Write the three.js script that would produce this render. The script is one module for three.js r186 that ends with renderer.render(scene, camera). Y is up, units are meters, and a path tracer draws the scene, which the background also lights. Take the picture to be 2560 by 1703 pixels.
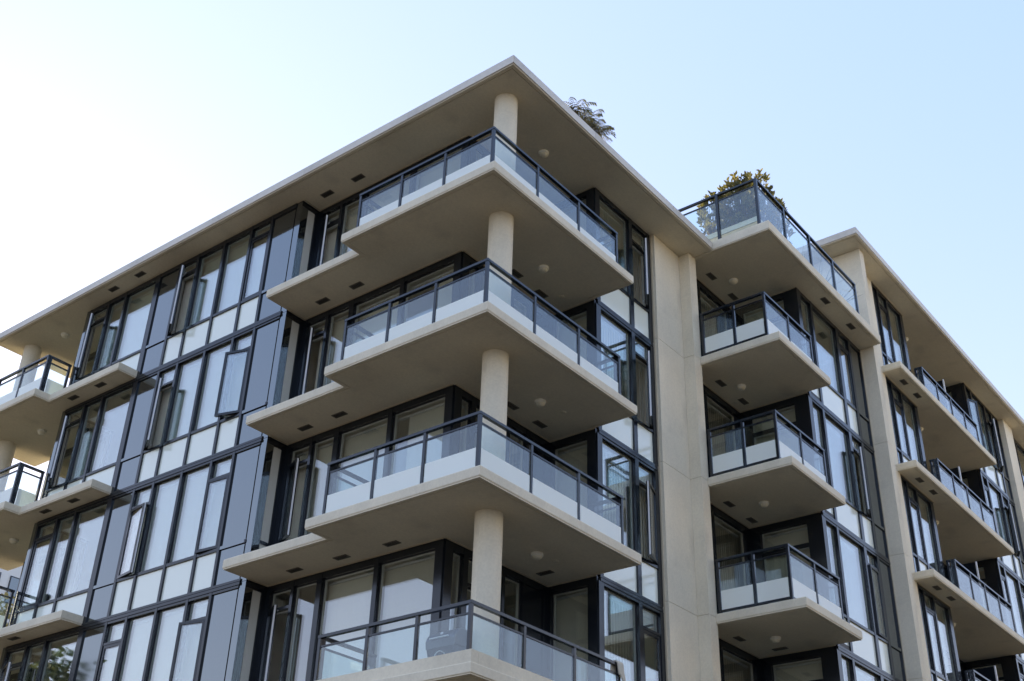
import * as THREE from 'three';
import { mergeGeometries } from 'three/addons/utils/BufferGeometryUtils.js';

// ---------------------------------------------------------------- camera, sky, sun, exposure
const scene = new THREE.Scene();
const Y0 = 14.25;                                   // metres from the street up to the underside of the upper balcony (y = 0 in the tables below)
const camera = new THREE.PerspectiveCamera(2 * Math.atan(851.5 / 2981.8) * 180 / Math.PI, 1024 / 681, 0.1, 900);
{
  const yaw = 0.6807, pitch = 0.54176, roll = 0.03361;
  const d = new THREE.Vector3(-Math.sin(yaw) * Math.cos(pitch), Math.sin(pitch), -Math.cos(yaw) * Math.cos(pitch));
  const r = new THREE.Vector3().crossVectors(d, new THREE.Vector3(0, 1, 0)).normalize(), u = new THREE.Vector3().crossVectors(r, d);
  const r2 = r.clone().multiplyScalar(Math.cos(roll)).addScaledVector(u, Math.sin(roll)), u2 = u.clone().multiplyScalar(Math.cos(roll)).addScaledVector(r, -Math.sin(roll));
  camera.position.set(10.133, Y0 - 12.679, 12.283);
  camera.quaternion.setFromRotationMatrix(new THREE.Matrix4().makeBasis(r2, u2, d.negate()));
}
const SUN = new THREE.Vector3(-Math.sin(1.24) * Math.cos(0.34), Math.sin(0.34), -Math.cos(1.24) * Math.cos(0.34)).normalize();
{
  const W = 1024, H = 512, data = new Float32Array(W * H * 4);
  const mix = (a, b, t) => a + (b - a) * t;
  for (let j = 0; j < H; j++) for (let i = 0; i < W; i++) {
    const az = ((i + 0.5) / W - 0.5) * 2 * Math.PI, el = ((j + 0.5) / H - 0.5) * Math.PI;
    const y = Math.max(0, Math.sin(el)), c = Math.cos(el);
    const cg = Math.cos(az) * c * SUN.x + Math.sin(el) * SUN.y + Math.sin(az) * c * SUN.z, g = Math.acos(Math.min(1, Math.max(-1, cg)));
    const t = Math.pow(1 - y, 3.0);
    const glow = 0.50 * Math.exp(-g / 0.30) + 0.20 * Math.exp(-g / 0.9);
    const k = (j * W + i) * 4;
    data[k] = 0.84 * (mix(0.197, 0.76, t) + glow * 1.05);
    data[k + 1] = 0.84 * (mix(0.330, 0.80, t) + glow * 0.84);
    data[k + 2] = 0.84 * (mix(0.61, 0.88, t) + glow * 0.72);
    data[k + 3] = 1;
  }
  const sky = new THREE.DataTexture(data, W, H, THREE.RGBAFormat, THREE.FloatType);
  sky.mapping = THREE.EquirectangularReflectionMapping; sky.magFilter = THREE.LinearFilter; sky.needsUpdate = true;
  scene.background = sky; scene.environment = sky;
}
const sun = new THREE.DirectionalLight(new THREE.Color().setRGB(1, 0.87, 0.64), 5);
sun.position.copy(SUN).multiplyScalar(120).add(new THREE.Vector3(-6, 8, -10)); sun.target.position.set(-6, 8, -10);
sun.castShadow = true; Object.assign(sun.shadow.camera, { left: -60, right: 60, top: 60, bottom: -60, near: 1, far: 300 }); sun.shadow.mapSize.set(4096, 4096);
scene.add(sun, sun.target);
const renderer = new THREE.WebGLRenderer({ antialias: true });
renderer.toneMapping = THREE.LinearToneMapping; renderer.toneMappingExposure = 2.22;
renderer.shadowMap.enabled = true;

// ---------------------------------------------------------------- tools
let seed = 7;
const rnd = () => { seed = (seed * 1664525 + 1013904223) >>> 0; return seed / 4294967296; };
const rr = (a, b) => a + (b - a) * rnd();
const rgb = (r, g, b) => new THREE.Color().setRGB(r, g, b);
const taken = {};
const numbered = (n) => { const k = taken[n] = (taken[n] ?? -1) + 1; return k ? `${n}_${String(k).padStart(3, '0')}` : n; };
const tag = (o, label, category, group, kind) => { Object.assign(o.userData, { label, category }); if (group) o.userData.group = group; if (kind) o.userData.kind = kind; return o; };
function thing(name, x, y, z, label, category, group) { const g = new THREE.Group(); g.name = numbered(name); g.position.set(x, y, z); scene.add(g); return tag(g, label, category, group); }
const shade = (m) => { m.castShadow = m.receiveShadow = true; return m; };
function mesh(parent, name, geo, mat) { const m = shade(new THREE.Mesh(geo, mat)); m.name = parent === scene ? numbered(name) : name; parent.add(m); return m; }
const boxes = new Map();
function boxGeo(w, h, d) {                                                  // a box with uv in metres
  const key = [w, h, d].map((v) => v.toFixed(3)).join();
  if (!boxes.has(key)) {
    const g = new THREE.BoxGeometry(w, h, d), uv = g.attributes.uv, s = [[d, h], [d, h], [w, d], [w, d], [w, h], [w, h]];
    for (let i = 0; i < uv.count; i++) { const [a, b] = s[i >> 2]; uv.setXY(i, uv.getX(i) * a, uv.getY(i) * b); }
    boxes.set(key, g);
  }
  return boxes.get(key);
}
function B(parent, name, mat, x0, x1, y0, y1, z0, z1) {                       // axis-aligned box; y in the tables' heights
  const m = mesh(parent, name, boxGeo(Math.abs(x1 - x0), Math.abs(y1 - y0), Math.abs(z1 - z0)), mat);
  const o = parent === scene ? { x: 0, y: 0, z: 0 } : parent.position;
  m.position.set((x0 + x1) / 2 - o.x, (y0 + y1) / 2 + Y0 - o.y, (z0 + z1) / 2 - o.z); return m;
}
// wall planes: u runs to the right as one faces the wall from outside, n points outwards
const faceZ = (z) => ({ ry: 0, at: (u, n) => [u, z + n] });
const faceX = (x) => ({ ry: Math.PI / 2, at: (u, n) => [x + n, -u] });
const faceW = (x) => ({ ry: -Math.PI / 2, at: (u, n) => [x - n, u] });
function P(parent, name, mat, f, u0, u1, y0, y1, n0, n1) {
  const m = mesh(parent, name, boxGeo(u1 - u0, y1 - y0, n1 - n0), mat), [x, z] = f.at((u0 + u1) / 2, (n0 + n1) / 2), o = parent.position;
  m.position.set(x - o.x, (y0 + y1) / 2 + Y0 - o.y, z - o.z); m.rotation.y = f.ry; return m;
}
const bx = (u0, u1, y0, y1, n0, n1) => boxGeo(u1 - u0, y1 - y0, n1 - n0).clone().translate((u0 + u1) / 2, (y0 + y1) / 2, (n0 + n1) / 2);
const ringGeo = (w, h, t, n0, n1) => mergeGeometries([bx(-w / 2, w / 2, h / 2 - t, h / 2, n0, n1), bx(-w / 2, w / 2, -h / 2, -h / 2 + t, n0, n1), bx(-w / 2, -w / 2 + t, -h / 2 + t, h / 2 - t, n0, n1), bx(w / 2 - t, w / 2, -h / 2 + t, h / 2 - t, n0, n1)]);
function slabGeo(poly, t, bevel = 0, hole) {                                  // poly of [x, z], extruded upwards by t
  const s = new THREE.Shape(poly.map(([x, z]) => new THREE.Vector2(x, -z)));
  if (hole) s.holes.push(new THREE.Path(hole.map(([x, z]) => new THREE.Vector2(x, -z))));
  const g = new THREE.ExtrudeGeometry(s, bevel ? { depth: t - 2 * bevel, bevelEnabled: true, bevelThickness: bevel, bevelSize: bevel, bevelOffset: -bevel, bevelSegments: 2 } : { depth: t, bevelEnabled: false });
  return g.rotateX(-Math.PI / 2).translate(0, bevel, 0);
}
function inset(poly, d) {                                                     // rectilinear polygon, moved inwards by d (a number, or one per edge i -> i + 1)
  const n = poly.length, area = poly.reduce((a, [x, z], i) => a + x * poly[(i + 1) % n][1] - poly[(i + 1) % n][0] * z, 0), s = Math.sign(area);
  const e = poly.map(([x, z], i) => { const [x2, z2] = poly[(i + 1) % n], l = Math.hypot(x2 - x, z2 - z), k = typeof d === 'number' ? d : d[i]; return { vert: Math.abs(x2 - x) < 1e-6, x: x - s * (z2 - z) / l * k, z: z + s * (x2 - x) / l * k }; });
  return poly.map((_, i) => { const a = e[(i + n - 1) % n], b = e[i]; return [a.vert ? a.x : b.x, a.vert ? b.z : a.z]; });
}

// ---------------------------------------------------------------- textures and materials
function noiseTex(size, draw, srgb) {
  const d = new Uint8Array(size * size * 4);
  for (let j = 0; j < size; j++) for (let i = 0; i < size; i++) { const v = draw(i / size, j / size); for (let c = 0; c < 3; c++) d[(j * size + i) * 4 + c] = Math.max(0, Math.min(255, 255 * (v[c] ?? v))); d[(j * size + i) * 4 + 3] = 255; }
  const t = new THREE.DataTexture(d, size, size); t.wrapS = t.wrapT = THREE.RepeatWrapping; t.magFilter = THREE.LinearFilter; t.minFilter = THREE.LinearMipmapLinearFilter; t.generateMipmaps = true;
  if (srgb) t.colorSpace = THREE.SRGBColorSpace; t.needsUpdate = true; return t;
}
const hash = (x, y, k) => { let h = (x * 374761393 + y * 668265263 + k * 2147483647) | 0; h = Math.imul(h ^ (h >>> 13), 1274126177); return ((h ^ (h >>> 16)) >>> 0) / 4294967296; };
function vnoise(u, v, fx, fy, k) {                                             // tiles over 0..1
  const x = u * fx, y = v * fy, i = Math.floor(x), j = Math.floor(y), a = x - i, b = y - j, s = (t) => t * t * (3 - 2 * t), H = (p, q) => hash(((p % fx) + fx) % fx, ((q % fy) + fy) % fy, k);
  return (H(i, j) * (1 - s(a)) + H(i + 1, j) * s(a)) * (1 - s(b)) + (H(i, j + 1) * (1 - s(a)) + H(i + 1, j + 1) * s(a)) * s(b);
}
const fbm = (u, v, f, k) => (vnoise(u, v, f, f, k) + 0.5 * vnoise(u, v, 2 * f, 2 * f, k + 1) + 0.25 * vnoise(u, v, 4 * f, 4 * f, k + 2)) / 1.75;
const mott = noiseTex(512, (u, v) => 0.86 + 0.14 * (0.66 * fbm(u, v, 3, 1) + 0.07 * vnoise(u, v, 48, 6, 5) + 0.27 * vnoise(u, v, 128, 128, 9)) - 0.07 * Math.max(0, fbm(u, v, 7, 21) - 0.62) / 0.38, true); mott.repeat.set(0.31, 0.31);
const grit = noiseTex(256, (u, v) => 0.6 * vnoise(u, v, 128, 128, 3) + 0.4 * vnoise(u, v, 40, 40, 4)); grit.repeat.set(1.3, 1.3);
const wave = noiseTex(256, (u, v) => 0.5 * vnoise(u, v, 4, 3, 41) + 0.35 * vnoise(u, v, 7, 5, 43) + 0.15 * vnoise(u, v, 12, 12, 47)); wave.repeat.set(0.45, 0.45);
const weave = noiseTex(256, (u, v) => 0.88 + 0.12 * (0.5 * vnoise(u, v, 128, 4, 2) + 0.5 * vnoise(u, v, 4, 128, 6)), true); weave.repeat.set(3, 3);
const paving = noiseTex(512, (u, v) => 0.7 + 0.3 * fbm(u, v, 6, 12), true); paving.repeat.set(0.05, 0.05);
const std = (o) => new THREE.MeshStandardMaterial(o), phy = (o) => new THREE.MeshPhysicalMaterial(o);
const M = {
  concrete: std({ name: 'painted_concrete', color: rgb(0.90, 0.81, 0.62), map: mott, bumpMap: grit, bumpScale: 0.0012, roughness: 0.85 }),
  flashing: std({ name: 'flashing', color: rgb(0.76, 0.70, 0.60), map: mott, roughness: 0.55, metalness: 0.1 }),
  sealant: std({ name: 'sealant', color: rgb(0.55, 0.47, 0.33), roughness: 0.8 }),
  frame: phy({ name: 'slate_aluminium', color: rgb(0.010, 0.0135, 0.019), roughness: 0.17, ior: 1.55 }),
  rail: phy({ name: 'rail_aluminium', color: rgb(0.012, 0.016, 0.022), roughness: 0.2, ior: 1.6 }),
  darkPanel: std({ name: 'dark_spandrel_glass', color: rgb(0.225, 0.245, 0.25), roughness: 0.06, metalness: 0.95, bumpMap: wave, bumpScale: 0.0015 }),
  palePanel: phy({ name: 'pale_spandrel_glass', color: rgb(0.86, 0.90, 0.78), roughness: 0.12, ior: 1.8, clearcoat: 0.5, clearcoatRoughness: 0.05 }),
  stonePanel: std({ name: 'pale_panel', color: rgb(0.62, 0.60, 0.52), roughness: 0.5 }),
  vinyl: std({ name: 'inner_frame', color: rgb(0.50, 0.49, 0.43), roughness: 0.6 }),
  white: std({ name: 'white_edge', color: rgb(0.75, 0.75, 0.74), roughness: 0.5 }),
  gasket: std({ name: 'gasket', color: rgb(0.02, 0.02, 0.024), roughness: 0.7 }),
  pane: phy({ name: 'window_pane', color: rgb(0.95, 0.98, 0.97), roughness: 0, bumpMap: wave, bumpScale: 0.0015, transmission: 1, thickness: 0, ior: 2.33 }),
  innerPane: phy({ name: 'inner_pane', color: rgb(0.94, 0.97, 0.96), roughness: 0, transmission: 1, thickness: 0, ior: 2.33 }),
  railGlass: phy({ name: 'rail_glass', color: rgb(0.90, 0.96, 0.96), roughness: 0, transmission: 1, thickness: 0, ior: 1.75 }),
  frost: phy({ name: 'frosted_film', color: rgb(0.95, 0.98, 0.90), roughness: 0.8, transmission: 0.18, thickness: 0, ior: 1.6, clearcoat: 1, clearcoatRoughness: 0.03 }),
  blind: phy({ name: 'blind_fabric', color: rgb(0.88, 0.81, 0.66), map: weave, roughness: 0.95, transmission: 0.2, thickness: 0 }),
  plaster: std({ name: 'plaster', color: rgb(0.62, 0.58, 0.50), roughness: 0.9 }),
  carpet: std({ name: 'floor_finish', color: rgb(0.30, 0.25, 0.19), roughness: 0.9 }),
  lampGlass: std({ name: 'lamp_glass', color: rgb(0.86, 0.80, 0.62), roughness: 0.3 }),
  lampRim: std({ name: 'lamp_rim', color: rgb(0.88, 0.85, 0.74), roughness: 0.4 }),
  ventMetal: std({ name: 'vent_metal', color: rgb(0.16, 0.145, 0.11), roughness: 0.6 }),
  membrane: std({ name: 'deck_membrane', color: rgb(0.13, 0.125, 0.115), map: mott, roughness: 0.85 }),
  black: std({ name: 'black', color: rgb(0.015, 0.015, 0.016), roughness: 0.5 }),
};

// ---------------------------------------------------------------- the setting
const ground = mesh(scene, 'ground', new THREE.PlaneGeometry(900, 900).rotateX(-Math.PI / 2), std({ name: 'paving', color: rgb(0.088, 0.062, 0.032), map: paving, roughness: 0.95 }));
{ const uv = ground.geometry.attributes.uv; for (let i = 0; i < uv.count; i++) uv.setXY(i, uv.getX(i) * 900, uv.getY(i) * 900); }
tag(ground, 'dark brown paving around the foot of the apartment building', 'ground', null, 'structure');

const asphalt = noiseTex(512, (u, v) => 0.62 + 0.38 * (0.5 * fbm(u, v, 8, 31) + 0.5 * vnoise(u, v, 200, 200, 37)), true); asphalt.repeat.set(0.12, 0.12);
const road = mesh(scene, 'road', boxGeo(13, 0.02, 400), std({ name: 'asphalt', color: rgb(0.07, 0.068, 0.064), map: asphalt, roughness: 0.95 })); road.position.set(15.5, 0.002, -60);
tag(road, 'dark asphalt street along the east front', 'road', null, 'structure');
for (const x of [8.88, 22.12]) { const k = mesh(scene, 'kerb', boxGeo(0.2, 0.13, 400), std({ name: 'kerb_stone', color: rgb(0.4, 0.38, 0.34), map: mott, roughness: 0.9 })); k.position.set(x, 0.066, -60); tag(k, x < 10 ? 'grey kerb of the street on the apartment side' : 'grey kerb of the street on the far side', 'kerb', null, 'structure'); }

// ---------------------------------------------------------------- the building: sizes
const R = 2.76, R3 = 5.74;                                                    // undersides of the two roofs
const LV = { 2: -8.4, 3: -5.6, 4: -2.8, 5: 0, 6: R };                          // underside of the slab at the foot of each storey
const xb = 0.047, zb = 0.457, xl = -3.55, zc = -0.006, xm = -6.086, zA = -0.563, zB = -1.062, xc = -1.914, zD = -3.814, xF = -0.855, zr = -3.79, xG = 0.80, xH = 0.77, TH = 0.19;
const storeyName = { 5: 'top storey', 4: 'second storey down', 3: 'third storey down', 2: 'fourth storey down' };
const building = thing('apartment_building', -5, 0, -10, 'beige concrete and glass apartment block with stacked corner balconies', 'building');

// slabs ------------------------------------------------------------------
function slab(name, poly, S, t, lip, opts = {}) {                             // body, a lip round the open edges, a groove, the soffit inside it
  const at = (o) => { o.position.set(-building.position.x, S + Y0, -building.position.z); return o; };
  const body = mesh(building, name, slabGeo(poly, t - 0.016, opts.bevel ?? 0.022).translate(0, 0.016, 0), opts.mat ?? M.concrete); at(body);
  const i1 = inset(poly, lip.map((v) => v ? 0.085 : 0.0)), i2 = inset(poly, lip.map((v) => v ? 0.098 : 0.0));
  const o1 = inset(poly, lip.map((v) => v ? 0.014 : 0.0));
  const parts = [];
  poly.forEach((_, k) => { if (!lip[k]) return; const n = poly.length, a = o1[k], b = o1[(k + 1) % n], c = i1[(k + 1) % n], d = i1[k]; parts.push(slabGeo([a, b, c, d], 0.02)); });
  if (parts.length) { const e = mesh(body, 'drip_edge', mergeGeometries(parts), M.concrete); e.position.y = 0; }
  mesh(body, 'soffit', slabGeo(i2, 0.019), M.concrete);
  if (opts.deck ?? true) mesh(body, 'deck_membrane', slabGeo(inset(poly, lip.map((v) => v ? 0.09 : 0.0)), 0.006), M.membrane).position.y = t + 0.0005;
  return body;
}
const mainPoly = [[xb, zb], [xl, zb], [xl, zc], [xm, zc], [xm, zB - 0.12], [xc - 0.12, zB - 0.12], [xc - 0.12, zr - 0.1], [xF - 0.1, zr - 0.1], [xF - 0.1, zr], [xb, zr]];
const mainLip = [1, 1, 1, 1, 0, 0, 0, 0, 1, 1];
const westPoly = [[-10.93, -0.05], [-13.55, -0.05], [-13.55, 0.34], [-17.05, 0.34], [-17.05, -1.95], [-13.76, -1.95], [-13.76, zA - 0.1], [-10.93, zA - 0.1]];
const westLip = [1, 1, 1, 1, 0, 0, 0, 1];
const midPoly = [[1.37, -7.17], [-0.47, -7.17], [-0.47, -7.24], [xF - 0.12, -7.24], [xF - 0.12, -9.7], [xG - 0.1, -9.7], [xG - 0.1, -9.56], [1.37, -9.56]];
const midLip = [1, 0, 0, 0, 0, 0, 1, 1];
const thirdPoly = [[1.3, -14.5], [xH - 0.12, -14.5], [xH - 0.12, -16.95], [-0.72, -16.95], [-0.72, -21.72], [xH - 0.12, -21.72], [xH - 0.12, -21.63], [1.3, -21.63]];
const thirdLip = [1, 0, 0, 0, 0, 0, 1, 1];
for (const k of [5, 4, 3]) { slab('balcony_slab', mainPoly, LV[k], TH, mainLip); }
for (const k of [5, 4, 3, 2]) { slab('balcony_slab', westPoly, LV[k], TH, westLip); slab('balcony_slab', midPoly, LV[k], TH, midLip); }
for (const y of [2.8, 0, -2.8, -5.6]) slab('balcony_slab', thirdPoly, y, TH, thirdLip);
{ // the lowest balcony in view carries a solid kerb
  const p = mainPoly.map(([x, z]) => [x, z]);
  slab('balcony_slab', p, LV[2], 0.16, mainLip, { bevel: 0.012 });
  B(building, 'balcony_kerb', M.concrete, xl, xb - 0.012, LV[2] + 0.16, LV[2] + 0.33, zb - 0.16, zb - 0.012);
  B(building, 'balcony_kerb', M.concrete, xb - 0.16, xb - 0.012, LV[2] + 0.16, LV[2] + 0.33, zr, zb - 0.163);
}
// roofs
const roofPoly = [[0, 0], [-17.05, 0], [-17.05, -14.2], [-0.95, -14.2], [-0.95, -7.16], [0, -7.16]];
slab('roof_slab', roofPoly, R, 0.19, [1, 1, 0, 0, 0, 1], { mat: M.flashing, bevel: 0.01 });
const terracePoly = [[1.385, -7.168], [-0.94, -7.168], [-0.94, -13.06], [1.385, -13.06]];
slab('terrace_slab', terracePoly, R, 0.235, [1, 0, 0, 1], { bevel: 0.015 });
const roof3Poly = [[1.385, -12.42], [-9.2, -12.42], [-9.2, -33], [1.385, -33]];
slab('roof_slab', roof3Poly, R3, 0.2, [1, 0, 0, 1], { mat: M.flashing, bevel: 0.01 });
B(building, 'parapet', M.flashing, -8.6, 0.95, R3 + 0.2, R3 + 0.34, -32.6, -12.75);
for (let i = 0; i < 6; i++) {                                                  // sheet-metal fascia with butt joints
  const a = i ? -2.585 - (i - 1) * 2.9 : 0.012, b = i < 5 ? -2.585 - i * 2.9 : -17.06;
  B(building, 'fascia_panel', M.flashing, b + 0.003, a - 0.003, R + 0.025, R + 0.2, 0, 0.012);
}
for (const [a, b] of [[-0.002, -2.6], [-2.6, -5.5], [-5.5, -7.15]]) B(building, 'fascia_panel', M.flashing, 0, 0.0125, R + 0.025, R + 0.2, b + 0.003, a - 0.003);
for (let i = 0; i < 7; i++) B(building, 'fascia_panel', M.flashing, 1.385, 1.397, R3 + 0.025, R3 + 0.21, -12.42 - (i + 1) * 2.9 + 0.003, -12.42 - i * 2.9 - 0.003);
B(building, 'fascia_panel', M.flashing, -9, 1.397, R3 + 0.025, R3 + 0.21, -12.42, -12.408);

// floors inside, inner walls, the walls one does not see
const foot = [[-13.74, zA - 0.14], [xm - 0.14, zA - 0.14], [xm - 0.14, zB - 0.14], [xc - 0.14, zB - 0.14], [xc - 0.14, zD - 0.14], [xF - 0.14, zD - 0.14], [xF - 0.14, -9.74], [xG - 0.14, -9.74], [xG - 0.14, -16.97], [-0.74, -16.97], [-0.74, -21.74], [xG - 0.14, -21.74], [xG - 0.14, -31], [-9, -31], [-9, -14], [-16, -14], [-16, -1.97], [-13.74, -1.97]];
for (const y of [-8.4, -5.6, -2.8, 0]) { const f = mesh(building, 'floor_plate', slabGeo(foot, TH - 0.01), M.plaster); f.position.set(5, y + Y0 + 0.005, 10); const c = mesh(f, 'floor_finish', slabGeo(foot, 0.012), M.carpet); c.position.y = TH - 0.008; }
const foot3 = [[xG - 0.14, -13.3], [xG - 0.14, -16.97], [-0.74, -16.97], [-0.74, -21.74], [xG - 0.14, -21.74], [xG - 0.14, -31], [-9, -31], [-9, -13.3]];
{ const f = mesh(building, 'floor_plate', slabGeo(foot3, TH - 0.01), M.plaster); f.position.set(5, 2.8 + Y0 + 0.005, 10); }
B(building, 'interior_wall', M.plaster, -16, -4.7, -8.2, R - 0.001, -5.2, -5.05);
B(building, 'interior_wall', M.plaster, -4.7, -4.55, -8.2, R - 0.001, -31, -5.05);
B(building, 'interior_wall', M.plaster, -4.6, -4.45, R + 0.3, R3 - 0.001, -31, -13.3);
B(building, 'interior_wall', M.plaster, -10.5, -10.4, -8.2, R - 0.002, -5.04, -0.8);
B(building, 'interior_wall', M.plaster, -6.45, -6.35, -8.2, R - 0.002, -5.04, -0.8);
B(building, 'interior_wall', M.plaster, -4.54, -1.1, -8.2, R - 0.002, -6.6, -6.5);
B(building, 'west_wall', M.concrete, -16.15, -15.95, -14.2, R - 0.001, -14, -1.98);
B(building, 'north_wall', M.concrete, -16, -9, -14.2, R - 0.001, -14.1, -13.9);
B(building, 'north_wall', M.concrete, -9.1, 0.7, -14.2, R3 - 0.001, -31.1, -30.9);
B(building, 'courtyard_wall', M.concrete, -9.1, -8.95, -14.2, R3 - 0.001, -30.9, -14.1);
B(building, 'penthouse_wall', M.concrete, -9.1, 0.3, R + 0.3, R3 - 0.001, -13.2, -13.06);
{ const p = mesh(building, 'podium_wall', slabGeo(inset(foot, -0.12), -8.42 + 14.25), M.concrete); p.position.set(5, 0, 10); }

// glazing ----------------------------------------------------------------
function pane(parent, f, u0, u1, y0, y1, n, mat, name) {
  const m = P(parent, name, mat, f, u0, u1, y0, y1, n - 0.003, n + 0.003); m.rotation.y += rr(-0.0025, 0.0025); m.rotation.z += 0; m.rotateX(rr(-0.0015, 0.0015)); return m;
}
function group(name, f, u, y, n) { const g = new THREE.Group(); g.name = name; building.add(g); const [x, z] = f.at(u, n); g.position.set(x - building.position.x, y + Y0, z - building.position.z); g.rotation.y = f.ry; return g; }
function fixed(f, u0, u1, y0, y1, o = {}) {
  const w = u1 - u0, h = y1 - y0, g = group('window', f, (u0 + u1) / 2, (y0 + y1) / 2, 0);
  const r = mesh(g, 'inner_frame', ringGeo(w, h, 0.032, -0.10, -0.06), M.vinyl);
  const a = mesh(g, 'outer_pane', o.door ? new THREE.PlaneGeometry(w - 0.01, h - 0.01) : boxGeo(w - 0.01, h - 0.01, 0.006), M.pane); a.position.z = -0.045; a.rotation.set(rr(-0.0015, 0.0015), rr(-0.002, 0.002), 0);
  const b = mesh(g, 'inner_pane', o.door ? new THREE.PlaneGeometry(w - 0.04, h - 0.04) : boxGeo(w - 0.04, h - 0.04, 0.006), M.innerPane); b.position.z = -0.075; b.rotation.set(rr(-0.001, 0.001), rr(-0.0015, 0.0015), 0);
  mesh(g, 'gasket', ringGeo(w, h, 0.011, -0.05, -0.034), M.gasket);
  return g;
}
function casement(f, u0, u1, y0, y1, hinge, deg) {                             // opening light: hinge 'l' or 'r'
  const w = u1 - u0 - 0.012, h = y1 - y0 - 0.012, s = hinge === 'r' ? -1 : 1;
  const g = group('casement_window', f, hinge === 'r' ? u1 - 0.006 : u0 + 0.006, (y0 + y1) / 2, deg ? 0.018 : 0.0);
  g.rotation.y = f.ry - s * deg * Math.PI / 180;
  const part = (name, geo, mat, z = 0) => { const m = mesh(g, name, geo, mat); m.position.set(s * w / 2, 0, z); return m; };
  part('sash_frame', ringGeo(w, h, 0.052, -0.045, 0.008), M.frame);
  part('inner_sash', ringGeo(w - 0.012, h - 0.012, 0.05, -0.062, -0.0455), M.frame);
  part('outer_pane', boxGeo(w - 0.09, h - 0.09, 0.006), M.pane, -0.012).rotation.set(rr(-0.001, 0.001), rr(-0.002, 0.002), 0);
  part('inner_pane', boxGeo(w - 0.09, h - 0.09, 0.006), M.innerPane, -0.036);
  if (deg > 4) {                                                               // pale free edge, stay arms
    const e = mesh(g, 'sash_edge', boxGeo(0.008, h - 0.01, 0.03), M.white); e.position.set(s * (w + 0.004), 0, -0.02);
    for (const k of [-1, 1]) { const a = mesh(g, 'stay_arm', boxGeo(0.24, 0.012, 0.018), M.white); a.position.set(s * 0.2, k * (h / 2 - 0.02), -0.085); a.rotation.y = s * deg * 0.5 * Math.PI / 180; }
  }
  // what the opening shows behind the sash
  const j = group('casement_opening', f, (u0 + u1) / 2, (y0 + y1) / 2, 0);
  mesh(j, 'inner_frame', ringGeo(u1 - u0, y1 - y0, 0.03, -0.12, -0.068), M.vinyl);
  return g;
}
const blinds = [];
function blind(f, u0, u1, y0, y1, label, o = {}) {                             // vertical blind hung behind a window
  const [x, z] = f.at((u0 + u1) / 2, -0.2), t = thing('vertical_blind', x, y0 + Y0, z, label, 'blind', 'vertical blinds behind the windows'); t.rotation.y = f.ry;
  const w = u1 - u0, h = y1 - y0, n = Math.max(3, Math.round(w / 0.088)), g = boxGeo(0.08, h - 0.05, 0.0018), turn = o.turn ?? rr(0.25, 0.7), mat = M.blind;
  mesh(t, 'headrail', boxGeo(w, 0.04, 0.05), M.white).position.y = h - 0.02;
  const drawn = rnd(), from = o.from ?? (drawn > 0.86 ? rr(0.2, 0.5) : 0), to = o.to ?? (drawn < 0.12 ? rr(0.5, 0.8) : 1), slats = [];
  for (let i = 0; i < n; i++) {
    const c = (i + 0.5) / n; if (c < from || c > to) continue;
    const px = (c - 0.5) * w, a = turn + rr(-0.06, 0.06);
    if (o.far) slats.push(g.clone().rotateY(a).translate(px, (h - 0.05) / 2, 0));
    else { const s = mesh(t, 'slat', g, mat); s.position.set(px, (h - 0.05) / 2, 0); s.rotation.y = a; }
  }
  if (slats.length) mesh(t, 'slats', mergeGeometries(slats), mat);
  blinds.push(t);
}
const MU = 0.034;                                                              // half a mullion
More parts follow.
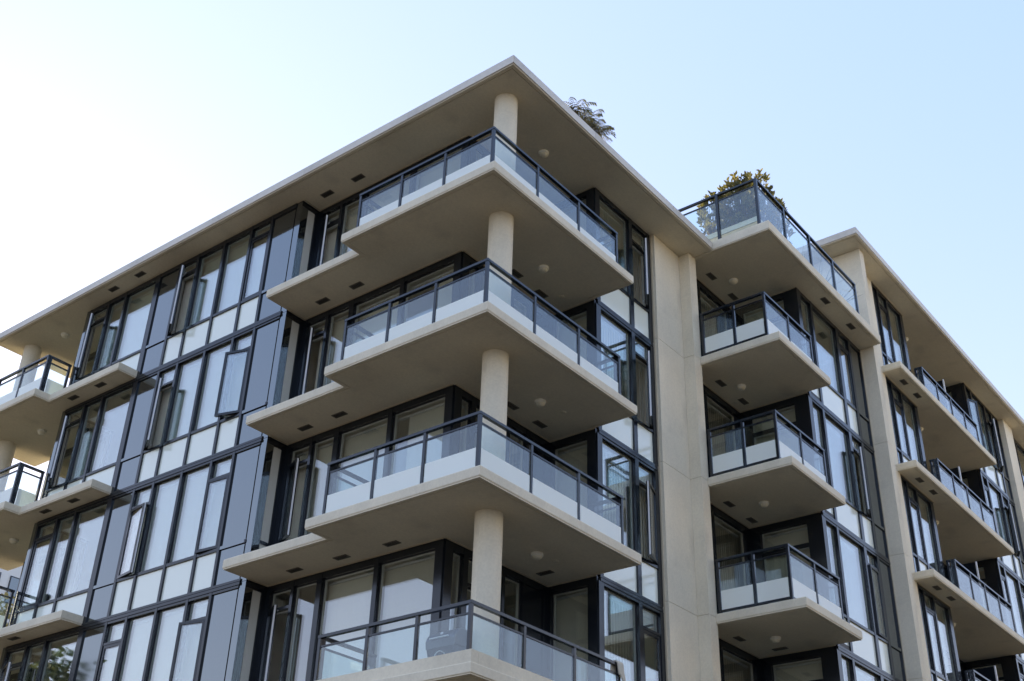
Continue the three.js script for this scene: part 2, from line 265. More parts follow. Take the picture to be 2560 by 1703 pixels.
// lines: mullion centres; cells: F fixed, C opening light under a small fixed light, D dark panel, G glass down to the floor, T glass with a high transom, S solid post
function bay(f, S, T, lines, cells, o = {}) {
  const sill = o.sill ?? true, headTop = o.under ? T - 0.004 : T - 0.078, head = o.head ?? 0.06, y0 = S + 0.034;
  lines.forEach((u, i) => { if (o.skip?.includes(i)) return; const w = o.wide?.[i] ?? MU; P(building, 'mullion', M.frame, f, u - w, u + w, sill ? y0 : S + TH, headTop, -0.095, 0.026); });
  const a = lines[0], b = lines[lines.length - 1];
  P(building, 'head_transom', M.frame, f, a, b, headTop - head, headTop, -0.092, 0.021);
  if (sill) {
    P(building, 'sill_transom', M.frame, f, a, b, S + 0.718, S + 0.776, -0.092, 0.020);
    P(building, 'slab_edge_cover', M.frame, f, a - 0.03, b + 0.03, S - 0.012, S + 0.034, -0.06, 0.030);
    P(building, 'slab_edge_cover', M.frame, f, a - 0.03, b + 0.03, S - 0.078, S - 0.024, -0.06, 0.036);
    P(building, 'slab_edge_gasket', M.gasket, f, a - 0.02, b + 0.02, S - 0.026, S - 0.010, -0.06, 0.010);
  }
  cells.forEach((c, i) => {
    const w0 = o.wide?.[i] ?? MU, w1 = o.wide?.[i + 1] ?? MU, u0 = lines[i] + w0, u1 = lines[i + 1] - w1, top = headTop - head, low = sill ? S + 0.776 : S + TH + 0.05;
    const t = c[0], q = o.open?.[i];
    if (t === 'S') { P(building, 'post', M.frame, f, u0, u1, sill ? y0 : S + TH, headTop - head, -0.09, 0.0); return; }
    if (t === 'D') {
      P(building, 'dark_panel', M.darkPanel, f, u0 + 0.004, u1 - 0.004, S + 0.04, S + 0.705, -0.06, -0.004);
      P(building, 'dark_panel', M.darkPanel, f, u0 + 0.004, u1 - 0.004, S + 0.79, headTop - 0.012, -0.06, -0.006);
      P(building, 'panel_rail', M.darkPanel, f, u0 + 0.004, u1 - 0.004, S + 0.722, S + 0.786, -0.06, 0.022);
      P(building, 'gasket', M.gasket, f, u0, u1, S + 0.036, headTop, -0.08, -0.03); return;
    }
    if (sill) P(building, o.dull?.includes(i) ? 'grey_spandrel_panel' : 'spandrel_panel', o.dull?.includes(i) ? M.darkPanel : M.palePanel, f, u0 + 0.005, u1 - 0.005, S + 0.04, S + 0.713, -0.06, -0.012);
    else { P(building, 'threshold', M.frame, f, u0, u1, S + TH, low, -0.09, 0.02); }
    let bot = low;
    if (t === 'L') { P(building, 'sill_transom', M.frame, f, u0, u1, S + 0.718, S + 0.776, -0.088, 0.018); P(building, 'spandrel_panel', M.palePanel, f, u0 + 0.005, u1 - 0.005, low + 0.002, S + 0.715, -0.06, -0.02); bot = S + 0.776; }
    if (t === 'C' || (t === 'L' && c[1] === 'C')) {
      const tr = T - (o.tr ?? 0.5); P(building, 'transom', M.frame, f, u0, u1, tr, tr + 0.05, -0.088, 0.018);
      fixed(f, u0, u1, tr + 0.05, top, { door: !sill }); casement(f, u0, u1, bot, tr, q?.[0] ?? 'l', q?.[1] ?? 0);
    } else if (t === 'T') {
      const tr = T - (o.tr ?? 0.62); P(building, 'transom', M.frame, f, u0, u1, tr, tr + 0.06, -0.088, 0.018);
      fixed(f, u0, u1, tr + 0.06, top, { door: !sill }); fixed(f, u0, u1, low, tr, { door: !sill });
    } else fixed(f, u0, u1, bot, top, { door: !sill });
    const bl = o.blinds?.[i];
    if (bl) blind(f, u0 - 0.03, u1 + 0.03, bot, top - 0.02, `${bl}, ${o.storey}`, o.blindOpts?.[i] ?? { far: o.far });
  });
}
const trim = (f, u0, u1, T) => P(building, 'soffit_trim', M.sealant, f, u0, u1, T - 0.016, T - 0.001, 0.03, 0.052);

for (const k of [5, 4, 3, 2]) {
  const S = LV[k], T = LV[k + 1], under = k === 5, st = storeyName[k];
  // the flat west front: dark panel, opening light, two wide lights, opening light, dark corner panel
  const fA = faceZ(zA);
  bay(fA, S, T, [-10.86, -10.1, -9.46, -8.56, -7.66, -7.0, -6.255], ['D', 'C', 'F', 'F', 'C', 'D'], {
    under, storey: st, skip: [6], tr: under ? 0.42 : 0.55, head: under ? 0.11 : 0.05,
    open: { 5: { 1: ['l', 33], 4: ['r', 0] }, 4: { 1: ['l', 30], 4: ['r', 17] }, 3: { 1: ['l', 9], 4: ['r', 5] }, 2: { 1: ['l', 0], 4: ['r', 13] } }[k],
    blinds: { 1: 'cream vertical blind behind narrow casement beside dark panel on flat front', 2: 'cream vertical blind behind wide flat-front pane next to left casement', 3: 'cream vertical blind behind wide flat-front pane next to right casement', 4: 'cream vertical blind behind flat-front casement near dark glass corner' },
  });
  P(building, 'corner_post', M.darkPanel, fA, -6.25, xm, S - 0.02, T - 0.03, -0.17, 0.004);
  P(building, 'corner_cap', M.frame, fA, -6.25, xm, T - 0.028, T - 0.004, -0.17, 0.0);
  // the west bay above the little slab
  bay(fA, S, T, [-13.56, -12.82, -12.13, -10.925], ['C', 'F', 'F'], {
    under: true, storey: st, tr: 0.47, head: 0.12, skip: [3],
    open: { 5: { 0: ['l', 30] }, 4: { 0: ['l', 30] }, 2: { 0: ['l', 22] } }[k],
    blinds: { 5: { 1: 'cream vertical blind behind middle pane above small west slab', 2: 'cream vertical blind behind wide pane above small west slab' }, 3: { 1: 'cream vertical blind behind middle pane above small west slab' } }[k] ?? {},
    blindOpts: { 1: { from: 0.35 } },
  });
  P(building, 'mullion', M.frame, fA, -10.99, -10.896, S + 0.034, T - 0.004, -0.095, 0.024);
  P(building, 'corner_post', M.darkPanel, fA, -13.72, -13.6, S + TH, T - 0.004, -0.14, 0.02);
  // west return, open to the evening sun
  bay(faceW(-13.7), S, T, [-1.84, -1.2, -0.72], ['G', 'G'], { sill: false, under: true, storey: st });
  bay(faceZ(-1.84), S, T, [-16.1, -14.95, -13.74], ['G', 'G'], { sill: false, under: true, storey: st, head: 0.14 });
  // the recess behind the corner balcony
  const fR = faceX(xm), fB = faceZ(zB), fC = faceX(xc), fD = faceZ(zD);
  P(building, 'return_panel', M.frame, fR, 0.565, 0.74, S + TH, T - 0.13, -0.12, -0.004);
  P(building, 'pale_return_panel', M.stonePanel, fR, 0.745, 0.935, S + 0.79, T - 0.14, -0.12, -0.012);
  P(building, 'pale_return_panel', M.stonePanel, fR, 0.745, 0.935, S + TH, S + 0.72, -0.12, -0.012);
  P(building, 'return_transom', M.frame, fR, 0.742, 0.938, S + 0.722, S + 0.788, -0.12, -0.002);
  P(building, 'return_panel', M.frame, fR, 0.94, 1.06, S + TH, T - 0.13, -0.12, 0.012);
  P(building, 'return_panel', M.frame, fR, 0.565, 1.06, T - 0.13, T - 0.004, -0.12, 0.004);
  bay(fB, S, T, [-6.03, -5.4, -4.725, -3.38, -2.0], ['LC', 'LF', 'G', 'G'], {
    sill: false, under: true, storey: st, head: 0.125, tr: 0.5, wide: { 0: 0.055, 2: 0.06, 3: 0.05, 4: 0.085 },
    open: { 5: { 0: ['l', 32] }, 4: { 0: ['l', 32] }, 3: { 0: ['l', 24] }, 2: { 0: ['l', 30] } }[k],
    blinds: { 0: k === 2 ? null : 'cream vertical blind behind recessed casement beside dark glass corner', 1: k === 2 ? null : 'cream vertical blind behind narrow fixed pane in corner recess', 2: 'cream vertical blind behind first wide balcony door of corner recess', 3: 'cream vertical blind behind balcony door beside recess corner post' },
  });
  bay(fC, S, T, [1.16, 1.58, 2.56, 3.12, 3.74], ['G', 'T', 'G', 'S'], { sill: false, under: true, storey: st, head: 0.13, tr: 0.62, wide: { 0: 0.095, 1: 0.06, 4: 0.07 },
    blinds: { 0: 'cream vertical blind behind slim pane beside round column', 2: k === 2 ? null : 'cream vertical blind behind inner pane of corner recess' } });
  bay(fD, S, T, [-1.87, -0.95], ['G'], { sill: false, under: true, storey: st, head: 0.13, wide: { 0: 0.045, 1: 0.095 }, blinds: { 0: 'cream vertical blind behind pane where recess meets east front' } });
  trim(fR, 0.57, 1.06, T); trim(fB, xm + 0.05, xc, T); trim(fC, 1.06, 3.78, T); trim(fD, xc + 0.05, xF, T);
  // east front
  bay(faceX(xF), S, T, [3.89, 5.12, 5.83], ['F', 'C'], {
    under, storey: st, tr: 0.55, head: under ? 0.1 : 0.05, wide: { 0: 0.075, 1: 0.06, 2: 0.06 },
    open: { 5: { 1: ['r', 32] }, 4: { 1: ['r', 30] }, 3: { 1: ['r', 20] }, 2: { 1: ['r', 0] } }[k],
    blinds: { 0: 'cream vertical blind behind wide east-front pane beside concrete pier', 1: 'cream vertical blind behind east-front casement against concrete pier' },
  });
  // middle balconies: recess
  bay(faceX(xF - 0.02), S, T, [7.3, 8.02, 9.5], ['G', 'G'], { sill: false, under: true, storey: st, head: 0.14, wide: { 2: 0.09 }, blindOpts: { 0: { from: 0, to: 1, turn: 0.4 }, 1: { from: 0, to: 1, turn: 0.4 } }, blinds: { 1: 'cream vertical blind behind recessed door of middle balcony', 0: k === 4 ? null : 'cream vertical blind behind slim recessed pane of middle balcony' } });
  bay(faceZ(-9.6), S, T, [-0.74, 0.62], ['T'], { sill: false, under: true, storey: st, head: 0.15, tr: 0.66, wide: { 0: 0.13, 1: 0.15 }, blindOpts: { 0: { from: 0, to: 1 } }, blinds: { 0: 'cream vertical blind behind transom window at back of middle balcony' } });
  trim(faceX(xF - 0.02), 7.24, 9.56, T); trim(faceZ(-9.6), xF, xG, T);
  // middle front
  bay(faceX(xG), S, T, [9.64, 10.3, 11.68, 12.37, 13.02], ['F', 'F', 'C', 'D'], {
    under, storey: st, tr: 0.47, head: under ? 0.1 : 0.05, wide: { 0: 0.085, 1: 0.05, 2: 0.07, 3: 0.06, 4: 0.02 },
    open: { 4: { 2: ['r', 20] }, 3: { 2: ['r', 4] } }[k],
    blinds: { 0: 'cream vertical blind behind slim pane at corner of middle front', 1: 'cream vertical blind behind wide pane of middle front', 2: 'cream vertical blind behind casement beside smooth dark strip' },
  });
  P(building, 'louvre', M.black, faceX(xG), 9.76, 10.22, S + 0.045, S + 0.14, -0.01, 0.004);
}
// the far wing, one storey taller
for (const [S, T] of [[2.8, R3], [0, 2.8], [-2.8, 0], [-5.6, -2.8]]) {
  const st = S === 2.8 ? 'storey under far roof' : S === 0 ? 'second storey of far wing' : S === -2.8 ? 'third storey of far wing' : 'fourth storey of far wing', f = faceX(xH);
  bay(f, S, T, [14.72, 15.06, 15.7, 16.72], ['F', 'C', 'F'], { under: true, far: true, storey: st, head: 0.1, tr: 0.5, wide: { 0: 0.02, 1: 0.03, 2: 0.04, 3: 0.1 }, dull: [0], blinds: { 1: 'cream vertical blind behind casement near far pilaster', 2: 'cream vertical blind behind wide pane near far pilaster' } });
  bay(faceX(-0.62), S, T, [17.0, 18.4, 20.0, 21.5], ['G', 'G', 'G'], { sill: false, under: true, far: true, storey: st, head: 0.14 });
  bay(faceZ(-21.62), S, T, [-0.55, 0.55], ['T'], { sill: false, under: true, far: true, storey: st, head: 0.16, wide: { 0: 0.1, 1: 0.16 }, tr: 0.6, blinds: { 0: 'cream vertical blind behind transom window ending far balcony' } });
  bay(f, S, T, [21.68, 22.2, 23.43, 24.07, 24.68], ['C', 'F', 'C', 'D'], { under: S === 2.8, far: true, storey: st, head: 0.07, tr: 0.5, wide: { 0: 0.06, 1: 0.06, 2: 0.06, 3: 0.05 }, open: S === 2.8 ? { 0: ['l', 24], 2: ['r', 24] } : S === 0 ? { 2: ['r', 22] } : {}, blinds: { 1: 'cream vertical blind behind wide pane past far balcony' } });
  bay(f, S, T, [25.75, 26.4, 27.8, 28.5, 29.9], ['C', 'F', 'C', 'F'], { under: true, far: true, storey: st, head: 0.1, tr: 0.5 });
  trim(f, 14.7, 16.85, T); if (S === 2.8) trim(f, 21.6, 24.75, T);
  // privacy screen between two far balconies
  B(building, 'privacy_screen', M.frame, 0.02, 0.89, S + TH, S + 1.88, -19.22, -19.18);
  B(building, 'screen_edge', M.white, 0.892, 0.925, S + TH, S + 1.9, -19.23, -19.17);
}

// concrete piers -----------------------------------------------------------
function pier(name, x0, x1, z0, z1, top) {                                      // cast in storey lifts with narrow joints
  for (let i = 0; i < 6; i++) {
    const j = [-14.25, -8.27, -5.47, -2.67, 0.13, 99], lo = Math.max(-14.25, i ? j[i] : -14.25), hi = Math.min(top, j[i + 1] ?? top);
    if (hi <= lo) continue;
    const g = slabGeo([[x0, z0], [x1, z0], [x1, z1], [x0, z1]], hi - lo - 0.005, 0.005), m = mesh(building, name, g, M.concrete);
    m.position.set(-building.position.x, lo + Y0, -building.position.z);
    if (hi >= top) break;
  }
}
pier('pier_wall', -1.3, -0.73, -6.93, -5.905, R - 0.002);
pier('pilaster', -1.3, -0.475, -7.225, -6.935, R - 0.002);
pier('pilaster', 0.25, 1.172, -13.33, -13.065, R3 - 0.002);
pier('far_wall', 0.3, 0.80, -14.68, -13.34, R3 - 0.002);
pier('pilaster', 0.2, 0.95, -25.6, -24.75, R3 - 0.002);
B(building, 'pier_bead', M.sealant, -0.86, -0.80, -8.4, R - 0.01, -5.904, -5.886);
B(building, 'pier_bead', M.sealant, 0.79, 0.835, -8.4, R - 0.01, -13.06, -13.04);

// round columns
for (const k of [5, 4, 3, 2]) for (const [x, z] of [[-0.714, -0.70], [-16.42, -0.78]]) {
  const h = LV[k + 1] - LV[k] - TH, c = mesh(building, 'column', new THREE.CylinderGeometry(0.218, 0.218, h, 48), M.concrete), uv = c.geometry.attributes.uv;
  for (let i = 0; i < uv.count; i++) uv.setXY(i, uv.getX(i) * 1.37, uv.getY(i) * h);
  c.position.set(x + 5, LV[k] + TH + h / 2 + Y0, z + 10);
}

// railings ------------------------------------------------------------------
function railing(name, base, pts, o = {}) {                                     // pts: stations [x, z, post?]; straight runs between stations
  const g = new THREE.Group(); g.name = name; building.add(g); g.position.set(pts[0][0] - building.position.x, base + Y0, pts[0][1] - building.position.z);
  const X = pts[0][0], Z = pts[0][1], top = o.top ?? 1.065, mid = o.mid ?? 0.875, low = o.low ?? 0.06, fro = o.frost ?? 0.475, pr = o.post ?? 0.026;
  const bar = (nm, mat, a, b, y0, y1, w, off = 0, cut = 0) => {
    const dx = b[0] - a[0], dz = b[1] - a[1], l = Math.hypot(dx, dz), m = mesh(g, nm, boxGeo(l - 2 * cut, y1 - y0, w), mat), s = o.side ?? 1;
    m.position.set((a[0] + b[0]) / 2 - X - s * dz / l * off, (y0 + y1) / 2, (a[1] + b[1]) / 2 - Z + s * dx / l * off); m.rotation.y = Math.atan2(-dz, dx); return m;
  };
  pts.forEach((p, i) => {
    const q = mesh(g, 'post', boxGeo(pr * 2, top - 0.045 - (o.foot ?? 0), pr * 2), M.rail); q.position.set(p[0] - X, (top - 0.045 + (o.foot ?? 0)) / 2, p[1] - Z);
    if (o.plates) { const b = mesh(g, 'base_plate', boxGeo(0.1, 0.05, 0.1), M.rail); b.position.set(p[0] - X, 0.025, p[1] - Z); }
    if (i + 1 === pts.length) return;
    const b = pts[i + 1];
    bar('middle_rail', M.rail, p, b, mid, mid + 0.026, 0.036, 0, pr);
    bar('glass_panel', M.railGlass, p, b, low, mid - 0.004, 0.008, 0.006, pr + 0.012).rotation.x = 0;
    if (fro) bar('frosted_panel', M.frost, p, b, low + 0.002, fro, 0.003, 0.014, pr + 0.014);
    if (o.bottom) bar('bottom_rail', M.rail, p, b, low - 0.03, low + 0.01, 0.036, 0, pr);
  });
  // handrail: one length per straight run
  let a = pts[0];
  for (let i = 1; i < pts.length; i++) {
    const c = pts[i], d = pts[i + 1];
    if (d && Math.abs((c[0] - a[0]) * (d[1] - c[1]) - (c[1] - a[1]) * (d[0] - c[0])) < 1e-6) continue;
    const l = Math.hypot(c[0] - a[0], c[1] - a[1]), e = 0.032, s = [a[0] - (c[0] - a[0]) / l * e, a[1] - (c[1] - a[1]) / l * e], t = [c[0] + (c[0] - a[0]) / l * e, c[1] + (c[1] - a[1]) / l * e];
    bar('handrail', M.rail, s, t, top - 0.045 + (a === pts[0] ? 0 : 0.002), top + (a === pts[0] ? 0 : 0.002), 0.066); a = c;
  }
  return g;
}
const xr = -0.253, zR = 0.157;
for (const k of [5, 4, 3]) {
  railing('balcony_railing', LV[k] + TH, [[-3.46, zR], [-2.4, zR], [-1.345, zR], [xr, zR], [xr, -1.11], [xr, -2.385], [xr, -3.66]], { side: 1 });
  railing('balcony_railing', LV[k] + TH, [[-3.46, zR - 0.06], [-3.46, zB + 0.06]], { side: -1 });
  railing('balcony_railing', LV[k] + TH, [[xr - 0.06, -3.66], [xF + 0.06, -3.66]], { side: 1 });
}
railing('balcony_railing', LV[2] + 0.33, [[-3.21, zR], [-2.21, zR], [-1.235, zR], [xr, zR], [xr, -1.04], [xr, -2.28], [xr, -3.48]], { side: 1, top: 0.79, mid: 0.60, frost: 0, low: 0.02 });
railing('balcony_railing', LV[2] + 0.33, [[-3.21, zR - 0.06], [-3.21, zB + 0.06]], { side: -1, top: 0.79, mid: 0.6, frost: 0, low: 0.02 });
for (const k of [5, 4, 3, 2]) {
  railing('balcony_railing', LV[k] + TH, [[-0.385, -7.21], [0.365, -7.21], [1.083, -7.21], [1.083, -8.28], [1.083, -9.37]], { side: 1, frost: 0.43, low: 0.05, bottom: true });
  railing('balcony_railing', LV[k] + TH, [[1.02, -9.37], [xG + 0.06, -9.37]], { side: 1, frost: 0.43 });
  railing('balcony_railing', LV[k] + TH, [[-16.92, 0.09], [-15.87, 0.09], [-14.83, 0.09], [-13.8, 0.09]], { side: 1 });
  railing('balcony_railing', LV[k] + TH, [[-13.8, 0.03], [-13.8, -0.48]], { side: 1 });
  railing('balcony_railing', LV[k] + TH, [[-16.92, 0.03], [-16.92, -0.9], [-16.92, -1.78]], { side: -1 });
}
for (const y of [2.8, 0, -2.8, -5.6]) {
  railing('balcony_railing', y + TH, [[1.02, -17.0], [1.02, -18.06], [1.02, -19.13], [1.02, -20.2], [1.02, -21.24]], { side: 1, frost: 0 });
  railing('balcony_railing', y + TH, [[0.96, -17.0], [xH + 0.09, -17.0]], { side: 1, frost: 0 });
  railing('balcony_railing', y + TH, [[0.96, -21.24], [xH + 0.09, -21.24]], { side: 1, frost: 0 });
}
railing('terrace_railing', 3.0, [[-1.9, -7.3], [-0.9, -7.3], [0.13, -7.3], [1.11, -7.3], [1.11, -8.6], [1.11, -9.92], [1.11, -11.19], [1.11, -12.49]], { side: 1, top: 1.33, mid: 1.12, low: 0.17, frost: 0, post: 0.032, plates: true, bottom: false });

// lights and vents on the soffits --------------------------------------------
const dome = new THREE.LatheGeometry([[0, -0.105], [0.03, -0.103], [0.06, -0.094], [0.08, -0.075], [0.088, -0.05], [0.088, -0.045]].map(([a, b]) => new THREE.Vector2(a, b)), 28);
const rim = new THREE.LatheGeometry([[0.088, -0.055], [0.1, -0.05], [0.104, -0.04], [0.104, -0.004], [0.098, 0]].map(([a, b]) => new THREE.Vector2(a, b)), 28);
function soffitLight(x, y, z) { const g = new THREE.Group(); g.name = 'soffit_light'; building.add(g); g.position.set(x + 5, y + Y0, z + 10); mesh(g, 'glass_dome', dome, M.lampGlass); mesh(g, 'rim', rim, M.lampRim); }
for (const [x, y, z] of [[-1.04, R, -2.31], [-1.02, 0, -2.34], [-1.06, -2.8, -2.38], [-1.09, -5.6, -2.41], [-15.1, R, -0.84], [-15.02, 0, -0.84], [-15.0, -2.8, -0.84], [-15.0, -5.6, -0.84], [-0.21, R, -8.48], [-0.23, 0, -8.48], [0.06, -2.8, -8.5], [0.06, -5.6, -8.5], [0.35, R3, -18.1], [0.35, 2.8, -18.1], [0.35, 0, -18.1], [0.35, -2.8, -18.1]]) soffitLight(x, y, z);
const cap = new THREE.LatheGeometry([[0, -0.016], [0.05, -0.016], [0.058, -0.008], [0.058, 0]].map(([a, b]) => new THREE.Vector2(a, b)), 20);
for (const [x, y, z] of [[-1.04, -5.6, -2.86], [-15.09, R, -1.27], [-1.33, 0, -3.35], [-0.98, -2.8, -2.95], [-0.72, 0, -9.1]]) { const c = mesh(building, 'junction_cap', cap, M.concrete); c.position.set(x + 5, y + Y0, z + 10); }
function vent(x, y, z, along = 'x') {
  const g = new THREE.Group(); g.name = 'soffit_vent'; building.add(g); g.position.set(x + 5, y + Y0, z + 10); if (along === 'z') g.rotation.y = Math.PI / 2;
  mesh(g, 'duct', boxGeo(0.26, 0.006, 0.1), M.black).position.y = -0.005;
  mesh(g, 'grille_frame', mergeGeometries([bx(-0.15, 0.15, -0.014, -0.002, 0.05, 0.066), bx(-0.15, 0.15, -0.014, -0.002, -0.066, -0.05), bx(-0.15, -0.132, -0.014, -0.002, -0.05, 0.05), bx(0.132, 0.15, -0.014, -0.002, -0.05, 0.05)]), M.ventMetal);
  for (let i = 0; i < 6; i++) { const s = mesh(g, 'slat', boxGeo(0.006, 0.012, 0.1), M.ventMetal); s.position.set(-0.11 + i * 0.044, -0.012, 0); s.rotation.z = 0.5; }
}
for (const [x, y, z, a] of [[-4.6, R, -0.7], [-5.5, R, -0.7], [-11.26, R, -0.265], [-12.3, R, -0.28], [-4.3, 0, -0.73], [-5.237, 0, -0.735], [-4.34, -2.8, -0.71], [-5.24, -2.8, -0.72], [-2.77, -5.6, -0.739], [-3.9, -5.6, -0.73], [-5.02, -5.6, -0.713],
  [-12.89, 0, -0.27], [-11.85, 0, -0.263], [-12.89, -2.8, -0.27], [-11.85, -2.8, -0.27], [-12.89, -5.6, -0.27], [-1.58, 0, -3.03, 'z'], [-1.55, 0, -2.2, 'z'], [-1.59, -2.8, -3.08, 'z'], [-1.575, -2.8, -2.22, 'z'], [-1.51, -5.6, -3.2],
  [-0.53, R, -8.04, 'z'], [-0.545, R, -9.07, 'z'], [1.116, R, -10.47, 'z'], [1.12, R, -11.87, 'z'], [-0.52, 0, -8.12, 'z'], [-0.525, 0, -9.13, 'z'], [-0.55, -2.8, -8.17, 'z'], [-0.58, -2.8, -9.19, 'z'], [-0.55, -5.6, -8.2, 'z'], [-0.2, -5.6, -9.2],
  ...[2.8, 0, -2.8].flatMap((y) => [[1.05, y, -15.3, 'z'], [1.05, y, -16.2, 'z']])]) vent(x, y, z, a);
//MORE-BEGIN
// ---------------------------------------------------------------- plants
const leafMat = (r, g, b, t = 0.4) => phy({ name: 'leaf', color: rgb(r, g, b), roughness: 1, transmission: t, thickness: 0, side: THREE.DoubleSide });
const bark = std({ name: 'bark', color: rgb(0.16, 0.12, 0.08), bumpMap: grit, bumpScale: 0.004, roughness: 0.95 });
const olive = [leafMat(0.19, 0.165, 0.045, 0.45), leafMat(0.30, 0.25, 0.075, 0.5), leafMat(0.11, 0.105, 0.035, 0.35)];
const V = (x, y, z) => new THREE.Vector3(x, y, z);
function leafGeo(len, wid, fold = 0.25, droop = 0.15) {                         // pointed leaf along +z, folded on its midrib
  const p = [], idx = [], n = 5;
  for (let i = 0; i < n; i++) { const t = i / (n - 1), w = wid * Math.sin(Math.PI * Math.pow(t, 0.8)) * 0.5, y = -droop * len * t * t; p.push(-w, y + fold * w, t * len, 0, y, t * len, w, y + fold * w, t * len); }
  for (let i = 0; i < n - 1; i++) { const a = i * 3, b = a + 3; idx.push(a, a + 1, b, a + 1, b + 1, b, a + 1, a + 2, b + 1, a + 2, b + 2, b + 1); }
  const g = new THREE.BufferGeometry(); g.setAttribute('position', new THREE.Float32BufferAttribute(p, 3)); g.setIndex(idx); g.computeVertexNormals(); return g;
}
const Q = new THREE.Quaternion(), E1 = V(1, 1, 1);
function place(g, at, dir, roll, s = 1) { const m = new THREE.Matrix4(); Q.setFromUnitVectors(V(0, 0, 1), dir.clone().normalize()); Q.multiply(new THREE.Quaternion().setFromAxisAngle(V(0, 0, 1), roll)); m.compose(at, Q, E1.clone().multiplyScalar(s)); return g.clone().applyMatrix4(m); }
function stick(a, b, r0, r1, seg = 6) { const d = b.clone().sub(a), l = d.length(), g = new THREE.CylinderGeometry(r1, r0, l, seg).translate(0, l / 2, 0); Q.setFromUnitVectors(V(0, 1, 0), d.normalize()); return g.applyQuaternion(Q).translate(a.x, a.y, a.z); }
function shrub(label, x, y, z, rx, ry, rz, n, leaf = 0.115) {
  const t = thing('broadleaf_shrub', x, y + Y0, z, label, 'shrub', 'shrubs in the terrace planter'), base = leafGeo(leaf, leaf * 0.45), wood = [];
  for (let i = 0; i < n; i++) {
    const th = rr(0, 6.283), c = Math.sqrt(rnd()), h = rr(0.12, 1), k = Math.sqrt(Math.max(0.05, 1 - Math.pow(h * 1.6 - 0.7, 2) * 0.8));
    const tip = V(Math.cos(th) * c * rx * k, h * ry, Math.sin(th) * c * rz * k), mid = V(tip.x * 0.35, tip.y * 0.45, tip.z * 0.35), geos = [];
    wood.push(stick(V(rr(-0.08, 0.08), 0, rr(-0.08, 0.08)), mid, 0.012, 0.008, 5), stick(mid, tip, 0.008, 0.004, 5));
    const up = tip.clone().sub(mid).normalize().add(V(0, 0.4, 0)).normalize();
    for (let j = 0; j < 9; j++) { const a = j / 9 * 6.283 + rr(-0.3, 0.3), out = V(Math.cos(a), rr(0.1, 1.1), Math.sin(a)).addScaledVector(up, 0.5); geos.push(place(base, tip.clone().addScaledVector(up, rr(-0.1, 0.06)), out, rr(-0.5, 0.5), rr(0.7, 1.15))); }
    mesh(t, 'leaf_cluster', mergeGeometries(geos), olive[i % 3]);
  }
  mesh(t, 'stem', mergeGeometries(wood), bark); return t;
}
function planter(label, x0, x1, z0, z1, y0, y1) {
  const t = thing('planter_box', (x0 + x1) / 2, y0 + Y0, (z0 + z1) / 2, label, 'planter', 'planters on the terrace'), w = x1 - x0, d = z1 - z0, h = y1 - y0;
  mesh(t, 'box', mergeGeometries([bx(-w / 2, w / 2, 0, h - 0.14, -d / 2, -d / 2 + 0.04), bx(-w / 2, w / 2, 0, h - 0.14, d / 2 - 0.04, d / 2), bx(-w / 2, -w / 2 + 0.04, 0, h - 0.14, -d / 2 + 0.04, d / 2 - 0.04), bx(w / 2 - 0.04, w / 2, 0, h - 0.14, -d / 2 + 0.04, d / 2 - 0.04), bx(-w / 2 + 0.04, w / 2 - 0.04, 0, 0.04, -d / 2 + 0.04, d / 2 - 0.04)]), M.concrete);
  const r = mesh(t, 'rim', mergeGeometries([bx(-w / 2 - 0.01, w / 2 + 0.01, h - 0.13, h, -d / 2 - 0.01, -d / 2 + 0.05), bx(-w / 2 - 0.01, w / 2 + 0.01, h - 0.13, h, d / 2 - 0.05, d / 2 + 0.01), bx(-w / 2 - 0.01, -w / 2 + 0.05, h - 0.13, h, -d / 2 + 0.05, d / 2 - 0.05), bx(w / 2 - 0.05, w / 2 + 0.01, h - 0.13, h, -d / 2 + 0.05, d / 2 - 0.05)]), M.concrete);
  { const lf = leafGeo(0.07, 0.035), gs = [], n = Math.round(w * d * 420); for (let i = 0; i < n; i++) gs.push(place(lf, V(rr(-w / 2 + 0.03, w / 2 - 0.03), h - 0.06 + rr(0, 0.11), rr(-d / 2 + 0.03, d / 2 - 0.03)), V(rr(-1, 1), rr(0, 1), rr(-1, 1)), rr(0, 6), rr(0.7, 1.3))); const c = mesh(t, 'ground_cover', mergeGeometries(gs), leafMat(0.22, 0.14, 0.05, 0.25)); c.userData.kind = 'stuff'; }
  mesh(t, 'soil', bx(-w / 2 + 0.05, w / 2 - 0.05, h - 0.12, h - 0.05, -d / 2 + 0.05, d / 2 - 0.05), std({ name: 'soil', color: rgb(0.07, 0.05, 0.03), roughness: 1 }));
}
planter('long beige planter behind the terrace glass facing the main roof', -0.75, 0.98, -8.1, -7.5, 2.997, 3.47);
planter('beige planter behind the terrace railing along the east edge', 0.45, 0.98, -9.5, -8.13, 2.997, 3.47);
shrub('sparse broad-leaved shrub at the roof end of the long planter', -0.28, 3.35, -7.8, 0.45, 1.35, 0.35, 75);
shrub('tallest broad-leaved shrub rising above the terrace rail corner', 0.38, 3.35, -7.86, 0.52, 1.6, 0.4, 165);
shrub('golden backlit shrub leaning past the terrace rail corner', 0.62, 3.35, -8.5, 0.38, 2.05, 0.48, 125);
shrub('low broad-leaved shrub along the east terrace rail', 0.64, 3.35, -9.2, 0.34, 1.8, 0.42, 80);
